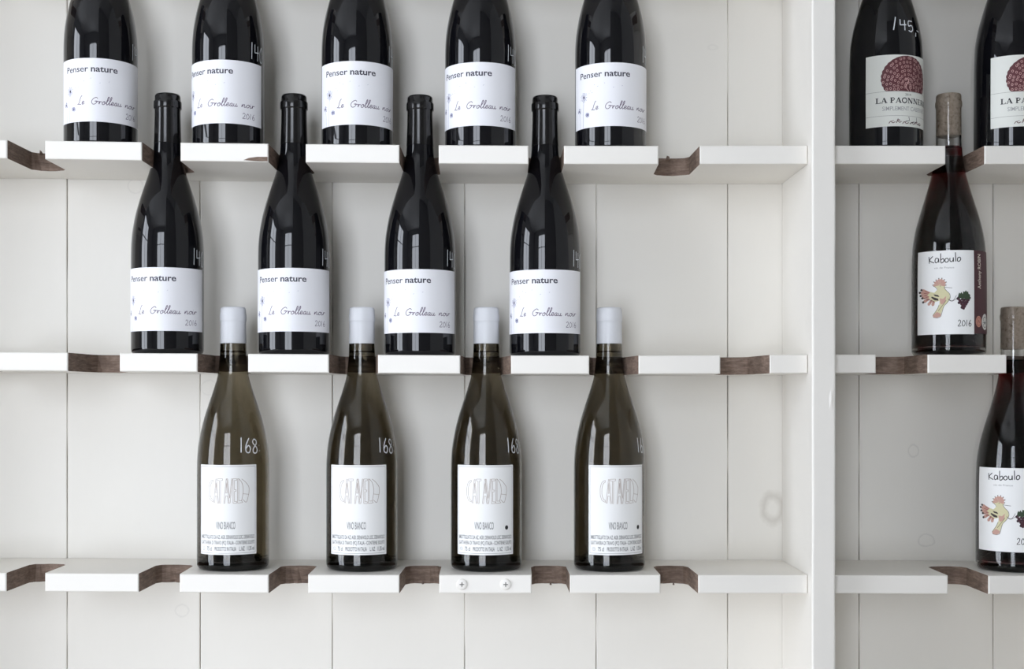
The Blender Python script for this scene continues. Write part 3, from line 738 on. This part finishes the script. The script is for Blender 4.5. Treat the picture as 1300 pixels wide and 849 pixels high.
# ---- clear glass red-wine bottle with a drawn crested bird
def bird_bottle(px, level, turn, label):
    loc, face = place(px, level)
    root = thing(empty('wine_bottle', loc), label, 'bottle', 'bird-label bottles right of the divider')
    shared('slim_shell', 'bottle_glass', lambda: lathe(shell_body(SLIM, 286, 302, 241)), 'clear_glass', root)
    shared('slim_wine', 'wine', lambda: wine_body(SLIM, 241), ['red_wine', 'wine_surface'], root)['label'] = 'dark red wine filled to the neck'
    shared('slim_cork', 'cork', lambda: lathe([(0, 253), (11.8, 253), (12.3, 254), (12.3, 300.5), (11.9, 301.3), (0, 301.3)], 48), 'cork', root)['label'] = 'pale brown cork seen through the glass'
    phi = face + RAD(turn)
    lb = patch('label', SLIM, BR, phi, -34, 34.3, 23.5, 118, .28, 'paper', root)
    st = patch('side_label', SLIM, BR, phi, 34.5, 72, 24.5, 118, .26, 'paper_maroon', root); st['label'] = 'maroon side strip of the label'
    sx = lambda x: (math.asin(max(-1, min(1, (x - 279) / 274))) + RAD(6.8)) * BR      # drawing units -> millimetres on the label
    hy = lambda y: 129.2 - y * .1566
    cv = lambda pts: [(sx(x), hy(y)) for x, y in pts]
    def art(name, mt, lay, polys=(), lines=(), parent=lb, lab=None, w=.6):
        A = Art()
        for p in polys: A.poly(cv(p))
        for p in lines: A.line(cv(p), w, curve=True)
        o = A.build(name, SLIM, BR, phi, .33 + .04 * lay, mt, parent)
        if lab: o['label'] = lab
        return o
    K = [[(138, 112), (142, 160)], [(166, 110), (143, 138), (176, 158)],
         [(205, 128), (188, 126), (182, 145), (190, 158), (204, 148), (207, 128), (210, 158)],
         [(222, 92), (224, 155), (236, 158), (246, 145), (240, 130), (226, 138)],
         [(266, 128), (254, 136), (254, 152), (266, 157), (277, 148), (276, 134), (266, 128)],
         [(288, 126), (289, 148), (300, 154), (310, 145), (312, 124), (314, 156)], [(327, 88), (330, 154)],
         [(352, 122), (342, 132), (343, 150), (354, 152), (364, 140), (362, 126), (352, 122)]]
    art('lettering', 'ink_black', 0, lines=K, lab='black handwritten name', w=.95)
    A = Art(); A.text('vin de France', sx(176), sx(318), hy(202), 1.9)
    A.build('lettering', SLIM, BR, phi, .33, 'ink_pale', lb)['label'] = 'pale grey small line'
    A = Art(); hand(A, '2016', sx(343), hy(618), 7.2, .7, kx=.82)
    A.build('lettering', SLIM, BR, phi, .33, 'ink_black', lb)['label'] = 'black handwritten year'
    tips = [(86, 348), (74, 366), (80, 390), (92, 408), (98, 438), (132, 464), (164, 470)]
    fe = []
    for x, y in tips:
        dx, dy = x - 188, y - 392; l = math.hypot(dx, dy); nx, ny = -dy / l * 11, dx / l * 11
        fe.append([(188 + nx * .6, 392 + ny * .6), (x + nx - dx * .1, y + ny - dy * .1), (x, y), (x - nx - dx * .1, y - ny - dy * .1), (188 - nx * .6, 392 - ny * .6)])
    bd = art('bird_drawing', 'bird_pink', 0, polys=fe, lab='crested bird with spread wings')
    art('wing_tips', 'bird_dark', 1, polys=[[(x + 9 * math.cos(k), y + 9 * math.sin(k)) for k in (0, 1.05, 2.1, 3.14, 4.2, 5.2)] for x, y in tips[:5]], parent=bd)
    art('wing_edge', 'bird_rust', 2, lines=[[(x + (188 - x) * .25, y + (392 - y) * .25), (x + (188 - x) * .6, y + (392 - y) * .6)] for x, y in tips], parent=bd, w=.8)
    art('body', 'bird_yellow', 3, parent=bd, polys=[[(195, 338), (170, 325), (182, 310), (206, 300), (240, 305), (258, 320), (250, 340), (262, 360), (285, 385), (289, 415), (268, 450), (246, 472), (234, 500), (222, 545), (200, 555), (170, 550), (166, 536), (198, 492), (214, 462), (216, 432), (185, 440), (150, 418), (136, 412), (142, 400), (126, 388), (142, 376), (150, 366), (178, 374), (200, 352)]])
    ht = [(168, 318), (176, 296), (190, 282), (210, 272), (232, 272), (250, 282), (262, 300), (260, 322)]
    cr = []
    for x, y in ht:
        dx, dy = x - 216, y - 322; l = math.hypot(dx, dy); nx, ny = -dy / l * 9, dx / l * 9
        cr.append([(216 + dx * .05, 322 + dy * .05), (x + nx - dx * .2, y + ny - dy * .2), (x, y), (x - nx - dx * .2, y - ny - dy * .2)])
    art('crest', 'bird_pink', 5, polys=cr, parent=bd, lab='pink crest')
    art('crest_tips', 'bird_dark', 6, polys=[[(x + 4 * math.cos(k), y + 4 * math.sin(k)) for k in (0, 1.25, 2.5, 3.8, 5)] for x, y in ht], parent=bd)
    art('wing_bars', 'bird_dark', 5, parent=bd, polys=[[(172, 384), (206, 392), (214, 406), (182, 398)], [(156, 408), (160, 400), (206, 418), (208, 432), (180, 428)]])
    art('tail', 'bird_pink', 5, parent=bd, polys=[[(196, 512), (226, 528), (222, 545), (200, 555), (170, 550), (168, 538)], [(216, 415), (240, 420), (262, 400), (256, 440), (232, 462), (220, 450)]])
    art('outline', 'bird_dark', 6, parent=bd, w=.4, lines=[[(246, 336), (275, 340), (304, 343)], [(248, 340), (262, 360), (286, 386), (289, 416), (268, 450), (246, 474), (232, 520), (222, 548), (196, 556), (170, 550)],
        [(272, 420), (300, 436), (318, 424), (334, 396)], [(280, 428), (304, 438), (340, 416)], [(212, 462), (198, 494), (168, 538)], [(216, 326), (224, 328)], [(96, 404), (130, 418), (184, 440)], [(170, 325), (186, 334), (200, 352)], [(262, 430), (240, 462), (206, 506)]])
    A = Art(); r_ = random.Random(2)
    for x, y in [(352, 412), (366, 408), (382, 406), (398, 410), (412, 412), (426, 414), (356, 432), (344, 420), (374, 426), (390, 428), (406, 428), (418, 430), (364, 444), (380, 444), (396, 446), (410, 446), (370, 460), (386, 462), (402, 460), (376, 476), (392, 476), (384, 490), (372, 484), (352, 450)]:
        A.disc(sx(x), hy(y), 1.6, n=9)
    gd = A.build('grape_drawing', SLIM, BR, phi, .33, 'grape_purple', lb); gd['label'] = 'dark purple bunch of grapes'
    A = Art()
    for x, y in [(360, 440), (376, 436), (394, 438), (410, 438), (368, 456), (386, 458), (402, 456), (378, 472), (392, 474), (384, 488), (352, 424), (422, 424)]: A.loop(sx(x), hy(y), 1.1, 1.1, .35, n=8)
    A.build('grape_rims', SLIM, BR, phi, .37, 'ink_plum', gd)
    art('leaf', 'leaf_green', 2, polys=[[(346, 398), (352, 378), (362, 384), (368, 372), (378, 388), (382, 368), (392, 372), (400, 360), (408, 372), (416, 368), (418, 384), (432, 394), (426, 406), (430, 426), (414, 420), (404, 432), (392, 416), (376, 424), (364, 414), (350, 420)]], lab='dark green vine leaf')
    # side strip: upright name and two round seals
    A = Art(); A.text('Anthony ROBIN', 45.0, 45.0 + 39, 75.0, 4.6, .006, rot=True)
    A.build('lettering', SLIM, BR, phi, .31, 'ink_cream', st)['label'] = 'cream upright lettering'
    A = Art(); A.disc(41.2, 38, 4.6, 6.4, n=28); A.build('seal', SLIM, BR, phi, .31, 'badge_salmon', st)['label'] = 'salmon round seal'
    A = Art(); A.loop(41.2, 38, 3.2, 4.6, .35, n=16); A.line([(39.8, 36.5), (41.2, 40), (42.5, 36.5)], .5); A.build('seal_mark', SLIM, BR, phi, .35, 'ink_plum', st)
    A = Art(); A.disc(54.5, 38, 7.5, 9.2, n=28); A.build('seal', SLIM, BR, phi, .31, 'badge_white', st)['label'] = 'white round seal'
    A = Art(); A.loop(54.5, 40.5, 4.2, 3.2, .7, n=12); A.loop(54.5, 34, 4.2, 2.2, .7, n=12); A.line([(49, 37), (60, 37)], .6); A.build('seal_mark', SLIM, BR, phi, .35, 'ink_grey', st)
bird_bottle(1204.3, 'mid', -6.8, 'red-wine bottle with crested-bird label on the middle shelf right of the divider')
bird_bottle(1286.5, 'low', -15.5, 'red-wine bottle with crested-bird label cut off at the right on the lowest shelf')
